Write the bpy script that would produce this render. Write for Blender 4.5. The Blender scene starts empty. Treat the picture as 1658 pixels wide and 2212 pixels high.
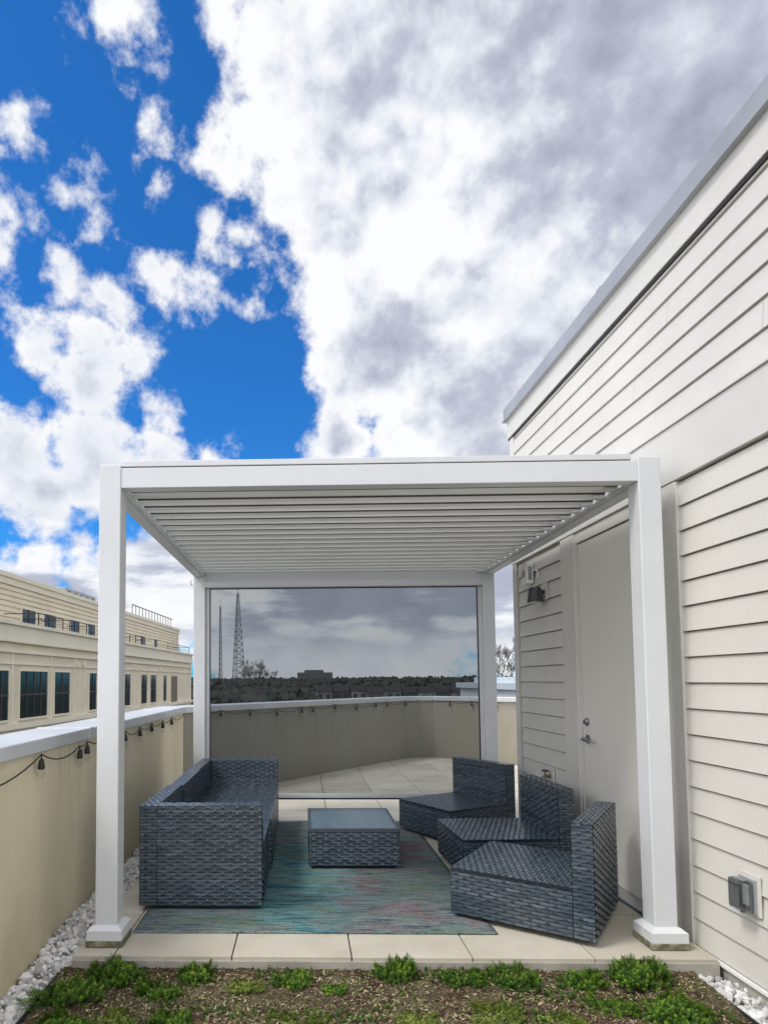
import bpy, math, random
from mathutils import Vector, Matrix, noise
random.seed(7)
S=bpy.context.scene; COL=S.collection; PI=math.pi
V=Vector
# ------------------------------------------------ camera model
FX,PX,PY=1365.0,620.0,1397.0
H=1.41
ey=V((656-PX,-(1470-PY),-FX)).normalized()
ez=V((467-PX,24100+PY,-FX)); ez=(ez-ez.dot(ey)*ey).normalized()
ex=ey.cross(ez)
R=Matrix((ex,ey,ez))
EYE=V((0,0,H))
def ray(px,py): return (R@V((px-PX,-(py-PY),-FX))).normalized()
def onZ(px,py,z=0):
    d=ray(px,py); return EYE+d*((z-H)/d.z)
def onX(px,py,x):
    d=ray(px,py); return EYE+d*(x/d.x)
def onY(px,py,y):
    d=ray(px,py); return EYE+d*(y/d.y)
cd=bpy.data.cameras.new('camera'); cam=bpy.data.objects.new('camera',cd); COL.objects.link(cam)
M4=R.to_4x4(); M4.translation=EYE; cam.matrix_world=M4
cd.sensor_fit='VERTICAL'; cd.sensor_height=36; cd.lens=FX/2212*36
cd.shift_x=(829-PX)/2212; cd.shift_y=(PY-1106)/2212
cd.clip_start=.05; cd.clip_end=9000
S.camera=cam
S.view_settings.view_transform='Standard'
S.view_settings.look='None'
S.view_settings.exposure=0

# ------------------------------------------------ material helpers
class NT:
    def __init__(s,tree): s.t=tree; s.t.nodes.clear()
    def n(s,ty,**k):
        nd=s.t.nodes.new(ty)
        for a,b in k.items(): setattr(nd,a,b)
        return nd
    def put(s,sock,v):
        if v is None: return
        if isinstance(v,bpy.types.NodeSocket): s.t.links.new(v,sock)
        else:
            try: sock.default_value=v
            except Exception: sock.default_value=tuple(v)+(1,)
    def math(s,op,a,b=None,c=None,clamp=False):
        nd=s.n('ShaderNodeMath',operation=op,use_clamp=clamp)
        s.put(nd.inputs[0],a)
        if b is not None: s.put(nd.inputs[1],b)
        if c is not None: s.put(nd.inputs[2],c)
        return nd.outputs[0]
    def vm(s,op,a,b=None,scale=None):
        nd=s.n('ShaderNodeVectorMath',operation=op)
        s.put(nd.inputs[0],a)
        if b is not None: s.put(nd.inputs[1],b)
        if scale is not None: s.put(nd.inputs['Scale'],scale)
        return nd.outputs['Value'] if op in('DISTANCE','DOT_PRODUCT','LENGTH') else nd.outputs[0]
    def noise(s,vec,scale=5,detail=4,rough=.5,dist=0):
        nd=s.n('ShaderNodeTexNoise'); s.put(nd.inputs['Vector'],vec)
        nd.inputs['Scale'].default_value=scale; nd.inputs['Detail'].default_value=detail
        nd.inputs['Roughness'].default_value=rough; nd.inputs['Distortion'].default_value=dist
        return nd.outputs[0]
    def ramp(s,f,stops,interp='LINEAR'):
        nd=s.n('ShaderNodeValToRGB'); cr=nd.color_ramp; cr.interpolation=interp
        while len(cr.elements)<len(stops): cr.elements.new(.5)
        for e,(p,c) in zip(cr.elements,stops):
            e.position=p; e.color=tuple(c)+(1,) if len(c)==3 else c
        s.put(nd.inputs[0],f); return nd.outputs[0]
    def mix(s,f,a,b,blend='MIX'):
        nd=s.n('ShaderNodeMix',data_type='RGBA',blend_type=blend)
        s.put(nd.inputs[0],f); s.put(nd.inputs[6],a); s.put(nd.inputs[7],b); return nd.outputs[2]
    def mr(s,v,a,b,c=0,d=1,smooth=False):
        nd=s.n('ShaderNodeMapRange'); nd.interpolation_type='SMOOTHSTEP' if smooth else 'LINEAR'
        s.put(nd.inputs[0],v)
        for i,x in zip((1,2,3,4),(a,b,c,d)): s.put(nd.inputs[i],x)
        return nd.outputs[0]
    def mapping(s,vec,scale):
        nd=s.n('ShaderNodeMapping'); s.put(nd.inputs[0],vec); nd.inputs['Scale'].default_value=scale; return nd.outputs[0]
    def bump(s,h,strength=.3,dist=.01):
        nd=s.n('ShaderNodeBump'); s.put(nd.inputs['Height'],h)
        nd.inputs['Strength'].default_value=strength; nd.inputs['Distance'].default_value=dist
        return nd.outputs[0]
def newmat(name):
    m=bpy.data.materials.new(name); m.use_nodes=True; nt=NT(m.node_tree)
    out=nt.n('ShaderNodeOutputMaterial'); return m,nt,out
def pbsdf(nt,out,col,rough=.6,metal=0,normal=None,spec=.5):
    b=nt.n('ShaderNodeBsdfPrincipled')
    nt.put(b.inputs['Base Color'],col); nt.put(b.inputs['Roughness'],rough); b.inputs['Metallic'].default_value=metal
    b.inputs['Specular IOR Level'].default_value=spec
    if normal is not None: nt.put(b.inputs['Normal'],normal)
    nt.t.links.new(b.outputs[0],out.inputs[0]); return b
def obj_co(nt): return nt.n('ShaderNodeTexCoord').outputs['Object']
def M(name,c,rough=.6,var=.08,scale=4,bump=0,bscale=80,metal=0,spec=.5):
    m,nt,out=newmat(name); co=obj_co(nt)
    f=nt.noise(co,scale,4,.6)
    col=nt.mix(nt.mr(f,.3,.7),tuple(x*(1-var) for x in c),tuple(min(1,x*(1+var)) for x in c))
    nrm=nt.bump(nt.noise(co,bscale,3,.6),bump,.003) if bump else None
    pbsdf(nt,out,col,rough,metal,nrm,spec); return m
white=M('white_powder_coat',(.66,.675,.69),.38,.035,3,.05,200)
louver_m=M('louver_aluminium',(.92,.92,.915),.40,.03,3)
shade_strip_m=M('dark_shade_strip',(.07,.07,.07),.7,.1)  # near-black colour for painted shade lines on the pergola roof
sidingm=M('painted_siding',(.625,.605,.555),.55,.06,1.2,.25,60)
trimm=M('painted_trim',(.64,.62,.575),.5,.05,1.5,.15,50)
doorm=M('painted_door',(.73,.71,.645),.42,.03,1.2,.08,40)
darkgap=M('dark_gap',(.03,.03,.03),.8)
flash=M('metal_flashing',(.36,.37,.385),.45,.18,1.5,metal=.15)
capm=M('coping_metal',(.66,.68,.70),.35,.10,2,metal=.3)
chrome=M('satin_chrome',(.32,.32,.33),.25,metal=1)
sill=M('threshold_metal',(.6,.6,.6),.3,metal=1)
black=M('black_plastic',(.012,.012,.013),.45)
lampm=M('dark_grey_metal',(.035,.04,.045),.4)
plasticw=M('white_plastic',(.80,.80,.78),.4)
concrete=M('concrete_base',(.38,.36,.31),.85,.2,6,.5,60)
redm=M('dull_red_metal',(.12,.03,.025),.5)
brass=M('weathered_brass',(.28,.25,.19),.4,metal=1)
farwall=M('neighbour_cladding',(.63,.56,.42),.7,.07,.6)
fartrim=M('neighbour_trim',(.69,.635,.50),.6,.05,.8)
farmetal=M('rooftop_metal',(.30,.31,.32),.5,.1,.5)
railm=M('dark_railing',(.03,.025,.025),.5)
bark=M('bare_bark',(.07,.06,.05),.9)
towerm=M('tower_steel',(.12,.125,.14),.7)
stemm=M('stem',(.12,.13,.03),.7)
def glassm(name,tint,rough=.05,spec=.6):
    m,nt,out=newmat(name); co=obj_co(nt)
    f=nt.noise(co,.6,2,.5)
    col=nt.mix(f,tuple(x*.6 for x in tint),tuple(x*1.5 for x in tint))
    pbsdf(nt,out,col,rough,0,None,spec); return m
winglass=glassm('window_glass',(.015,.022,.024),.12,.35)
def mossy():
    m,nt,out=newmat('mossy_block'); co=obj_co(nt)
    f=nt.noise(co,18,6,.65)
    col=nt.ramp(f,[(.3,(.05,.06,.03)),(.5,(.17,.16,.10)),(.7,(.38,.36,.29))])
    pbsdf(nt,out,col,.9,0,nt.bump(f,.5,.004)); return m
mossm=mossy()
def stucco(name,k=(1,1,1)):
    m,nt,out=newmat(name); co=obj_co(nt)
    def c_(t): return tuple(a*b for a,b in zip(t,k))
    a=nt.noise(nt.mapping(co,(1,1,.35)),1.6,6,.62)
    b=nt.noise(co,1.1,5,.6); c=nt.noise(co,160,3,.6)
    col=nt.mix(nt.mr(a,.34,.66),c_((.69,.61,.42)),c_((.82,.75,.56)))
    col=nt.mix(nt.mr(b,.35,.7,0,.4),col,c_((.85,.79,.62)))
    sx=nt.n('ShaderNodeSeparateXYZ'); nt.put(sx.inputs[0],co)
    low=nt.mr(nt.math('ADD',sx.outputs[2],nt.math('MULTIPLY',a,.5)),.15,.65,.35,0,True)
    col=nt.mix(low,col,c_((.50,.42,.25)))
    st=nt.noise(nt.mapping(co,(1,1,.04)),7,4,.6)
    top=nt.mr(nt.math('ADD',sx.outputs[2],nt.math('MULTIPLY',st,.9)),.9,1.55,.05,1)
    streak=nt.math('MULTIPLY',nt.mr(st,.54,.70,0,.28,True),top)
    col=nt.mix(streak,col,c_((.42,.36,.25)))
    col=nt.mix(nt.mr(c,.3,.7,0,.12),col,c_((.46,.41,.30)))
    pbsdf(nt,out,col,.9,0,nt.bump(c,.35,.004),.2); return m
stuccom=stucco('beige_stucco'); stucco_shade=stucco('shaded_stucco',(.46,.48,.55))  # second copy is darkened: shade of the diagonal wall put into its colour
def pavermat():
    m,nt,out=newmat('concrete_paver'); co=obj_co(nt)
    uv=nt.n('ShaderNodeTexCoord').outputs['UV']; sx=nt.n('ShaderNodeSeparateXYZ'); nt.put(sx.inputs[0],uv)
    f=nt.noise(co,2.5,6,.6); g=nt.noise(co,90,4,.7)
    col=nt.mix(sx.outputs[0],(.50,.465,.385),(.64,.605,.515))
    col=nt.mix(nt.mr(f,.4,.75,0,.6),col,(.36,.32,.24))
    col=nt.mix(nt.mr(g,.3,.7,0,.25),col,(.28,.26,.2))
    pbsdf(nt,out,col,.85,0,nt.bump(g,.3,.002),.3); return m
paverm=pavermat()
def wicker(name,k=1.0):
    m,nt,out=newmat(name); co=obj_co(nt)
    uv=nt.n('ShaderNodeTexCoord').outputs['UV']; sx=nt.n('ShaderNodeSeparateXYZ'); nt.put(sx.inputs[0],uv)
    col=nt.ramp(sx.outputs[0],[(0,(.002,.004,.007)),(.25,(.012*k,.022*k,.034*k)),(.55,(.046*k,.070*k,.095*k)),(1,(.20*k,.25*k,.285*k))])
    g=nt.noise(nt.mapping(co,(1,1,3)),45,2,.6)
    col=nt.mix(nt.mr(g,.42,.66,0,.4),col,(.022*k,.036*k,.054*k))
    pbsdf(nt,out,col,nt.mr(g,.3,.7,.22,.34),0,None,.95); return m
wickm=wicker('woven_resin_wicker'); wickl=wicker('woven_table_top',2.8)
def tinted(name,vals,rough=.7):
    m,nt,out=newmat(name)
    uv=nt.n('ShaderNodeTexCoord').outputs['UV']; sx=nt.n('ShaderNodeSeparateXYZ'); nt.put(sx.inputs[0],uv)
    col=nt.ramp(sx.outputs[0],vals); pbsdf(nt,out,col,rough,0,None,.3); return m
stonem=tinted('white_marble_gravel',[(0,(.16,.15,.14)),(.4,(.48,.47,.45)),(1,(.78,.78,.77))])
sedumm=tinted('sedum_leaf',[(0,(.010,.028,.004)),(.5,(.062,.145,.010)),(1,(.24,.37,.03))],.5)
sedumy=tinted('sedum_yellow_leaf',[(0,(.05,.07,.014)),(.5,(.16,.21,.035)),(1,(.35,.40,.09))],.5)
coverm=tinted('ground_litter',[(0,(.03,.018,.010)),(.35,(.12,.08,.05)),(.6,(.34,.27,.16)),(.66,(.44,.37,.24)),(.8,(.28,.29,.12)),(1,(.13,.18,.05))])
forestm=tinted('far_foliage',[(0,(.006,.010,.007)),(.6,(.014,.021,.013)),(1,(.032,.038,.026))])
def soil():
    m,nt,out=newmat('mulch_soil'); co=obj_co(nt)
    f=nt.noise(co,35,8,.75); g=nt.noise(co,5,4,.6)
    col=nt.ramp(f,[(.3,(.014,.009,.007)),(.48,(.06,.038,.026)),(.6,(.15,.11,.07)),(.75,(.32,.26,.18))])
    col=nt.mix(nt.mr(g,.46,.64,0,.6),col,(.14,.14,.075))
    pbsdf(nt,out,col,.95,0,nt.bump(f,.9,.01),.1); return m
soilm=soil()
def rugm():
    m,nt,out=newmat('woven_rug'); co=obj_co(nt)
    sx=nt.n('ShaderNodeSeparateXYZ'); nt.put(sx.inputs[0],co); X,Y=sx.outputs[0],sx.outputs[1]
    stripes=nt.noise(nt.mapping(co,(.7,11,1)),1.0,6,.70)
    mot=nt.noise(nt.mapping(co,(3.0,9,1)),1.2,6,.75)
    mo2=nt.noise(nt.mapping(co,(1.7,3.4,2)),1.2,6,.68)
    s2=nt.noise(nt.mapping(co,(4,40,1)),1.0,4,.75)
    fine=nt.noise(nt.mapping(co,(30,110,1)),1.6,3,.8)
    patch=nt.noise(nt.mapping(co,(1.6,2.2,1)),1.4,5,.65,.4)
    base=nt.ramp(stripes,[(.36,(.018,.034,.045)),(.43,(.065,.10,.12)),(.48,(.22,.25,.245)),(.53,(.055,.08,.10)),(.57,(.16,.175,.19)),(.64,(.04,.055,.07))])
    base=nt.mix(.5,base,nt.ramp(mot,[(.36,(.012,.03,.042)),(.44,(.11,.14,.155)),(.48,(.04,.13,.13)),(.53,(.26,.275,.26)),(.58,(.065,.085,.10)),(.64,(.20,.105,.12))]))
    dx=nt.math('DIVIDE',nt.math('ADD',X,.20),.46); dy=nt.math('DIVIDE',nt.math('ADD',Y,-.95),1.1)
    d=nt.math('SQRT',nt.math('ADD',nt.math('POWER',nt.math('ABSOLUTE',dx),2),nt.math('POWER',nt.math('ABSOLUTE',dy),2)))
    wob=nt.math('ADD',nt.math('MULTIPLY',nt.math('SUBTRACT',patch,.5),2.4),nt.math('MULTIPLY',nt.math('SUBTRACT',mot,.5),2.8))
    tm=nt.mr(nt.math('ADD',d,wob),1.2,.55,0,.80,True)
    teal=nt.ramp(nt.math('ADD',nt.math('MULTIPLY',stripes,.6),nt.math('MULTIPLY',mo2,.4)),[(.38,(.008,.07,.095)),(.45,(.02,.17,.20)),(.49,(.15,.33,.32)),(.53,(.03,.13,.16)),(.59,(.14,.26,.17))])
    col=nt.mix(tm,base,teal)
    col=nt.mix(nt.mr(mo2,.52,.58,0,.55,True),col,(.12,.19,.12))
    rx=nt.mr(X,-.05,.35,0,1,True)
    col=nt.mix(nt.math('MULTIPLY',nt.mr(mo2,.48,.42,0,.6,True),rx),col,(.20,.10,.115))
    col=nt.mix(nt.mr(fine,.50,.60,0,.45),col,(.32,.36,.35))
    col=nt.mix(nt.mr(s2,.39,.47,.7,0),col,(.010,.018,.026))
    pbsdf(nt,out,col,.95,0,nt.bump(fine,.6,.004),.1); return m
rugmat=rugm()
def screenm():
    m,nt,out=newmat('solar_mesh')
    tr=nt.n('ShaderNodeBsdfTransparent'); tr.inputs[0].default_value=(.50,.525,.535,1)
    df=nt.n('ShaderNodeBsdfPrincipled'); co=obj_co(nt)
    nt.put(df.inputs['Base Color'],nt.mix(nt.noise(co,2,2,.5),(.06,.066,.07),(.09,.096,.10))); df.inputs['Roughness'].default_value=.45
    mx=nt.n('ShaderNodeMixShader'); mx.inputs[0].default_value=.20
    nt.t.links.new(tr.outputs[0],mx.inputs[1]); nt.t.links.new(df.outputs[0],mx.inputs[2]); nt.t.links.new(mx.outputs[0],out.inputs[0]); return m
screenmat=screenm()
def clear(name,tint,fac=.25,rough=.03,gl_k=1.0):
    m,nt,out=newmat(name)
    tr=nt.n('ShaderNodeBsdfTransparent'); tr.inputs[0].default_value=tint+(1,)
    gl=nt.n('ShaderNodeBsdfGlossy'); gl.inputs['Roughness'].default_value=rough
    co=obj_co(nt); nt.put(gl.inputs[0],nt.mix(nt.noise(co,9,3,.5),(.75,.85,.88),(.9,.95,.96)))
    lw=nt.n('ShaderNodeLayerWeight'); lw.inputs[0].default_value=fac
    mx=nt.n('ShaderNodeMixShader'); nt.put(mx.inputs[0],nt.math('MULTIPLY',lw.outputs['Facing'],gl_k))
    nt.t.links.new(tr.outputs[0],mx.inputs[1]); nt.t.links.new(gl.outputs[0],mx.inputs[2]); nt.t.links.new(mx.outputs[0],out.inputs[0]); return m
bulbglass=clear('bulb_glass',(.95,.95,.93),.12)
coverglass=clear('smoky_cover',(.50,.52,.53),.3,.12)
tableglass=clear('table_glass',(.90,.98,.98),.5,.10,.55)
def fieldm():
    m,nt,out=newmat('far_land'); co=obj_co(nt)
    f=nt.noise(co,.02,8,.7)
    pbsdf(nt,out,nt.ramp(f,[(.3,(.012,.018,.010)),(.5,(.03,.036,.02)),(.7,(.06,.06,.045))]),.95,0,None,.1); return m
landm=fieldm()

# ------------------------------------------------ mesh helper
class MB:
    def __init__(s): s.v=[]; s.f=[]; s.u=[]
    def add(s,vs,fs,u=.5):
        b=len(s.v); s.v+= [tuple(p) for p in vs]; s.f+=[tuple(b+i for i in f) for f in fs]; s.u+=[u]*len(fs); return s
    def box(s,x0,x1,y0,y1,z0,z1,u=.5):
        vs=[(x,y,z) for x in(x0,x1) for y in(y0,y1) for z in(z0,z1)]
        return s.add(vs,[(0,1,3,2),(4,6,7,5),(0,4,5,1),(2,3,7,6),(0,2,6,4),(1,5,7,3)],u)
    def frus(s,x0,x1,y0,y1,z0,z1,ins,u=.5):
        vs=[(x0,y0,z0),(x1,y0,z0),(x1,y1,z0),(x0,y1,z0),(x0+ins,y0+ins,z1),(x1-ins,y0+ins,z1),(x1-ins,y1-ins,z1),(x0+ins,y1-ins,z1)]
        return s.add(vs,[(0,3,2,1),(4,5,6,7),(0,1,5,4),(1,2,6,5),(2,3,7,6),(3,0,4,7)],u)
    def prism(s,poly,z0,z1,u=.5):
        n=len(poly); vs=[(p[0],p[1],z0) for p in poly]+[(p[0],p[1],z1) for p in poly]
        return s.add(vs,[tuple(range(n))[::-1],tuple(range(n,2*n))]+[(i,(i+1)%n,n+(i+1)%n,n+i) for i in range(n)],u)
    def extr(s,prof,axis,a,b,u=.5):
        n=len(prof)
        if axis=='x': vs=[(a,p,q) for p,q in prof]+[(b,p,q) for p,q in prof]
        else: vs=[(p,a,q) for p,q in prof]+[(p,b,q) for p,q in prof]
        return s.add(vs,[tuple(range(n)),tuple(range(n,2*n))[::-1]]+[(i,n+i,n+(i+1)%n,(i+1)%n) for i in range(n)],u)
    def tube(s,pts,r,n=8,r1=None,u=.5,cap=True):
        pts=[V(p) for p in pts]; m=len(pts); b=[]
        for i,p in enumerate(pts):
            d=(pts[min(i+1,m-1)]-pts[max(i-1,0)]).normalized()
            a=d.cross(V((0,0,1)) if abs(d.z)<.95 else V((1,0,0))).normalized(); c=d.cross(a)
            rr=r if r1 is None else r+(r1-r)*i/(m-1)
            b+=[p+(a*math.cos(2*PI*k/n)+c*math.sin(2*PI*k/n))*rr for k in range(n)]
        fs=[(i*n+k,i*n+(k+1)%n,(i+1)*n+(k+1)%n,(i+1)*n+k) for i in range(m-1) for k in range(n)]
        if cap: fs+=[tuple(range(n))[::-1],tuple(range((m-1)*n,m*n))]
        return s.add(b,fs,u)
    def lathe(s,c,prof,n=14,u=.5,axis=None):
        ax=(axis or V((0,0,1))).normalized(); a=ax.cross(V((0,1,0)) if abs(ax.y)<.9 else V((1,0,0))).normalized(); q=ax.cross(a); c=V(c)
        b=[c+ax*z+(a*math.cos(2*PI*k/n)+q*math.sin(2*PI*k/n))*r for r,z in prof for k in range(n)]; m=len(prof)
        fs=[(i*n+k,i*n+(k+1)%n,(i+1)*n+(k+1)%n,(i+1)*n+k) for i in range(m-1) for k in range(n)]
        fs+=[tuple(range(n))[::-1],tuple(range((m-1)*n,m*n))]
        return s.add(b,fs,u)
    def build(s,name,mat,parent=None,smooth=False,bevel=0):
        me=bpy.data.meshes.new(name); me.from_pydata(s.v,[],s.f); me.update()
        uvl=me.uv_layers.new(name='UVMap')
        data=[]
        for u,f in zip(s.u,s.f): data+=[u,.5]*len(f)
        uvl.data.foreach_set('uv',data)
        me.materials.append(mat)
        if smooth: me.polygons.foreach_set('use_smooth',[True]*len(me.polygons))
        o=bpy.data.objects.new(name,me); COL.objects.link(o)
        if parent: o.parent=parent
        if bevel:
            b=o.modifiers.new('bevel','BEVEL'); b.width=bevel; b.segments=2; b.limit_method='ANGLE'
        return o
def tag(o,label=None,cat=None,group=None,kind=None):
    if label: o['label']=label
    if cat: o['category']=cat
    if group: o['group']=group
    if kind: o['kind']=kind
    return o
def thing(name,label,cat,loc=(0,0,0),rz=0,group=None):
    o=bpy.data.objects.new(name,None); COL.objects.link(o); o.location=loc; o.rotation_euler=(0,0,rz); o.empty_display_size=.1
    return tag(o,label,cat,group)
def struct(o): o['kind']='structure'; return o
def dup(root,loc,rz,label=None):
    r=root.copy(); COL.objects.link(r); r.location=loc; r.rotation_euler=(0,0,rz)
    if label: r['label']=label
    for ch in list(root.children):
        c=ch.copy(); COL.objects.link(c); c.parent=r
        for g in ch.children:
            d=g.copy(); COL.objects.link(d); d.parent=c
    return r

# ------------------------------------------------ layout numbers
XL,XR=-1.13,1.95; YF,YB=3.44,6.58; PW=.12; ZT=2.632
Y0=3.31
WALLX=-1.44
XE=-1.25
# ------------------------------------------------ setting
mb=MB(); mb.prism([(-1.75,-3),(6.2,-3),(6.2,8.4),(2.6,12.6),(2.0,12.6),(-1.75,7.8)],-14,-.16)
struct(mb.build('roof_deck',concrete))
mb=MB(); gx=-.375; pw=.613
y=Y0
while y<12.6:
    x=gx-2*pw
    while x<6:
        a,b=max(x,-1.2),x+pw
        cy=y+pw/2
        ok = b>-1.15 and (y < 7.54+(b-WALLX)*1.227) and (a<2.0 or cy>6.0)
        if ok:
            bb=b-.007
            if a<2.05<b and cy<6.0: bb=2.068
            dz=random.uniform(-.0015,.0015)
            mb.box(a,bb,y,y+pw-.007,-.045,dz,random.random())
        x+=pw
    y+=pw
struct(mb.build('paving',paverm,bevel=.003))
mb=MB(); mb.box(-1.2,2.06,Y0+.012,12.4,-.12,-.035); struct(mb.build('paving_bed',darkgap))
mb=MB(); nx,ny_=90,34; x0,x1,y0,y1=XE+.005,1.93,2.15,Y0-.004
vs=[]
def soilz(x,y): 
    q=min(1,max(0,(y-2.95)/.35))
    return -.082+.028*q+(.026-.012*q)*noise.noise(V((x*3,y*3,0)))+.012*noise.noise(V((x*20,y*20,3)))
for jy in range(ny_+1):
    for ix in range(nx+1):
        x=x0+(x1-x0)*ix/nx; y=y0+(y1-y0)*jy/ny_
        vs.append((x,y,soilz(x,y)))
mb.add(vs,[(r*(nx+1)+c,r*(nx+1)+c+1,(r+1)*(nx+1)+c+1,(r+1)*(nx+1)+c) for r in range(ny_) for c in range(nx)])
struct(mb.build('planting_soil',soilm,smooth=True))
mb=MB(); mb.box(XE-.006,XE,1.5,Y0-.02,-.15,-.062)
tag(mb.build('metal_edging',lampm),'thin dark metal edging strip between the left white gravel and the planting bed','edging')
mb=MB(); mb.box(1.935,1.940,1.5,Y0-.02,-.13,-.07)
tag(mb.build('metal_edging',lampm),'thin dark metal edging strip at the lower right beside the building base','edging')
mb=MB()
mb.box(-1.199,2.067,Y0-.012,Y0-.001,-.14,-.02); tag(mb.build('concrete_kerb',concrete),'grey kerb face along the front edge of the patio pavers','kerb')
def stones(n,region,zf,name,lab):
    mb=MB()
    t=(1+5**.5)/2
    iv=[V(p).normalized() for p in[(-1,t,0),(1,t,0),(-1,-t,0),(1,-t,0),(0,-1,t),(0,1,t),(0,-1,-t),(0,1,-t),(t,0,-1),(t,0,1),(-t,0,-1),(-t,0,1)]]
    ff=[(0,11,5),(0,5,1),(0,1,7),(0,7,10),(0,10,11),(1,5,9),(5,11,4),(11,10,2),(10,7,6),(7,1,8),(3,9,4),(3,4,2),(3,2,6),(3,6,8),(3,8,9),(4,9,5),(2,4,11),(6,2,10),(8,6,7),(9,8,1)]
    for _ in range(n):
        x,y=region(); s=random.uniform(.011,.024)*(1 if random.random()<.85 else 1.4)
        rot=Matrix.Rotation(random.random()*6.3,3,'Z')@Matrix.Rotation(random.random()*6.3,3,'X')
        sc=(random.uniform(.7,1.4),random.uniform(.7,1.1),random.uniform(.5,.9))
        c=V((x,y,zf(y)+random.uniform(0,.04)))
        vs=[c+rot@V((p.x*sc[0],p.y*sc[1],p.z*sc[2]))*s*random.uniform(.8,1.2) for p in iv]
        mb.add(vs,ff,min(1,max(0,random.gauss(.66,.30))))
    return tag(mb.build(name,stonem),lab,'gravel',kind='stuff')
def gz(y): return -.055-.075*min(1,max(0,(3.7-y)/.7))
def greg():
    y=random.uniform(2.2,7.2); return (random.uniform(-1.43,(XE-.015) if y<Y0 else -1.215),y)
stones(4200,greg,gz,'gravel','white crushed stone gravel strip along the beige parapet wall')
stones(700,lambda:(random.uniform(1.95,2.14),random.uniform(2.1,Y0-.02)),lambda y:-.12,'gravel','white gravel patch at the lower right by the building base')
mb=MB()
for i in range(28):
    ya=1.5+i*.2105; yb=ya+.2105; za,zb=gz(ya)+.004,gz(yb)+.004
    mb.add([(-1.44,ya,za),(-1.205,ya,za),(-1.205,yb,zb),(-1.44,yb,zb)],[(0,1,2,3)])
struct(mb.build('gravel_bed',M('gravel_fines',(.20,.19,.17),.9,.3,30)))
mb=MB(); mb.box(1.941,2.3,1.5,Y0-.013,-.14,-.115); struct(mb.build('gravel_bed',bpy.data.materials['gravel_fines']))

# ------------------------------------------------ parapet walls
def wall_poly(line,thick):
    L=[V((p[0],p[1],0)) for p in line]; outp=[]
    for i,p in enumerate(L):
        d0=(L[i]-L[i-1]).normalized() if i>0 else None
        d1=(L[i+1]-L[i]).normalized() if i<len(L)-1 else None
        n0=V((-d0.y,d0.x,0)) if d0 else None; n1=V((-d1.y,d1.x,0)) if d1 else None
        if n0 and n1:
            n=(n0+n1).normalized(); k=thick/n.dot(n0)
        else: n=n0 or n1; k=thick
        outp.append(p+n*k)
    return L,outp
line=[(WALLX,-2),(WALLX,7.54),(1.6,11.27),(1.86,11.53),(2.10,11.66),(2.36,11.64),(2.62,11.46),(3.6,10.5),(5.6,8.5)]
Li,Lo=wall_poly(line,.30); _,Co=wall_poly(line,.33); _,Ci=wall_poly(line,-.022)
labs=['long beige stucco parapet wall with white metal coping on the left','beige diagonal parapet wall in shade-darkened colour seen through the dark mesh screen','short beige parapet return beyond the far right pergola post']
for nm,(i0,i1),mt in zip(labs,[(0,1),(1,7),(7,8)],(stuccom,stucco_shade,stuccom)):
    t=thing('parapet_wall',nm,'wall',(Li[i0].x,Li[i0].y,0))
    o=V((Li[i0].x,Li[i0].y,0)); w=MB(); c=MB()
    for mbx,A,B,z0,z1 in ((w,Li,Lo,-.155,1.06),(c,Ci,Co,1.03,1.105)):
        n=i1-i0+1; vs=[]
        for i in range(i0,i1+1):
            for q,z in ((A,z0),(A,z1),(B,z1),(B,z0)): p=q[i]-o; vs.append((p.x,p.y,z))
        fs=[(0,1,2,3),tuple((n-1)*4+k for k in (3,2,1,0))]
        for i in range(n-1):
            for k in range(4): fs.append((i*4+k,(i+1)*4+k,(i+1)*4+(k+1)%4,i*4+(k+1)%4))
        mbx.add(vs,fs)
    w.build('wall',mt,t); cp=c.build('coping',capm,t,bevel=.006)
    if i0==0:
        for yy in (1.2,4.2,7.0):
            c=MB(); c.box(-.335,.026,yy+2-.03,yy+2+.03,1.028,1.108); c.build('joint_cover',capm,cp,bevel=.002)

# ------------------------------------------------ string lights
def string(name,label,anchors,loc):
    t=thing(name,label,'string lights',loc); o=V(loc)
    pts=[]
    for i in range(len(anchors)-1):
        a,b=V(anchors[i]),V(anchors[i+1]); L=(b-a).length
        for k in range(8):
            f=k/8; p=a.lerp(b,f); p.z-=min(.05,.10*L)*4*f*(1-f); pts.append(p-o)
    pts.append(V(anchors[-1])-o)
    MB().tube(pts,.0042,6).build('cable',black,t,smooth=True)
    for a in anchors[1:-1]:
        p=V(a)-o
        m=MB(); m.tube([p,p+V((0,0,-.025))],.004,6); m.lathe(p+V((0,0,-.08)),[(.016,0),(.019,.005),(.017,.028),(.012,.05),(.007,.057)],12)
        sk=m.build('socket',black,t,smooth=False)
        m=MB(); m.lathe(p+V((0,0,-.132)),[(.004,0),(.015,.007),(.022,.022),(.020,.034),(.012,.050),(.010,.054)],12)
        m.build('bulb',bulbglass,sk,smooth=True)
    return t
lb=[(90,1640),(173,1606),(189,1604),(271,1575),(303,1566),(328,1558),(352,1552),(371,1548)]
anc=[(WALLX+.035,.4,1.0),(WALLX+.035,1.9,.93),(WALLX+.035,2.55,.95)]
for k,(px,py) in enumerate(lb):
    p=onX(px,py,WALLX+.035); p.z=1.045-random.uniform(.0,.035); anc.append(tuple(p))
anc.append((WALLX+.035,7.4,1.03))
string('string_lights','black string light cable with bulbs sagging along the left parapet wall',anc,(WALLX+.03,2,.9))
da=V((1.6-WALLX,11.27-7.54,0)).normalized(); dn=V((da.y,-da.x,0))
anc=[]
def on_diag(px,py):
    d=ray(px,py); p0=V((WALLX,7.54,0))+dn*.035
    t=(p0-EYE).dot(dn)/d.dot(dn); return EYE+d*t
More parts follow.
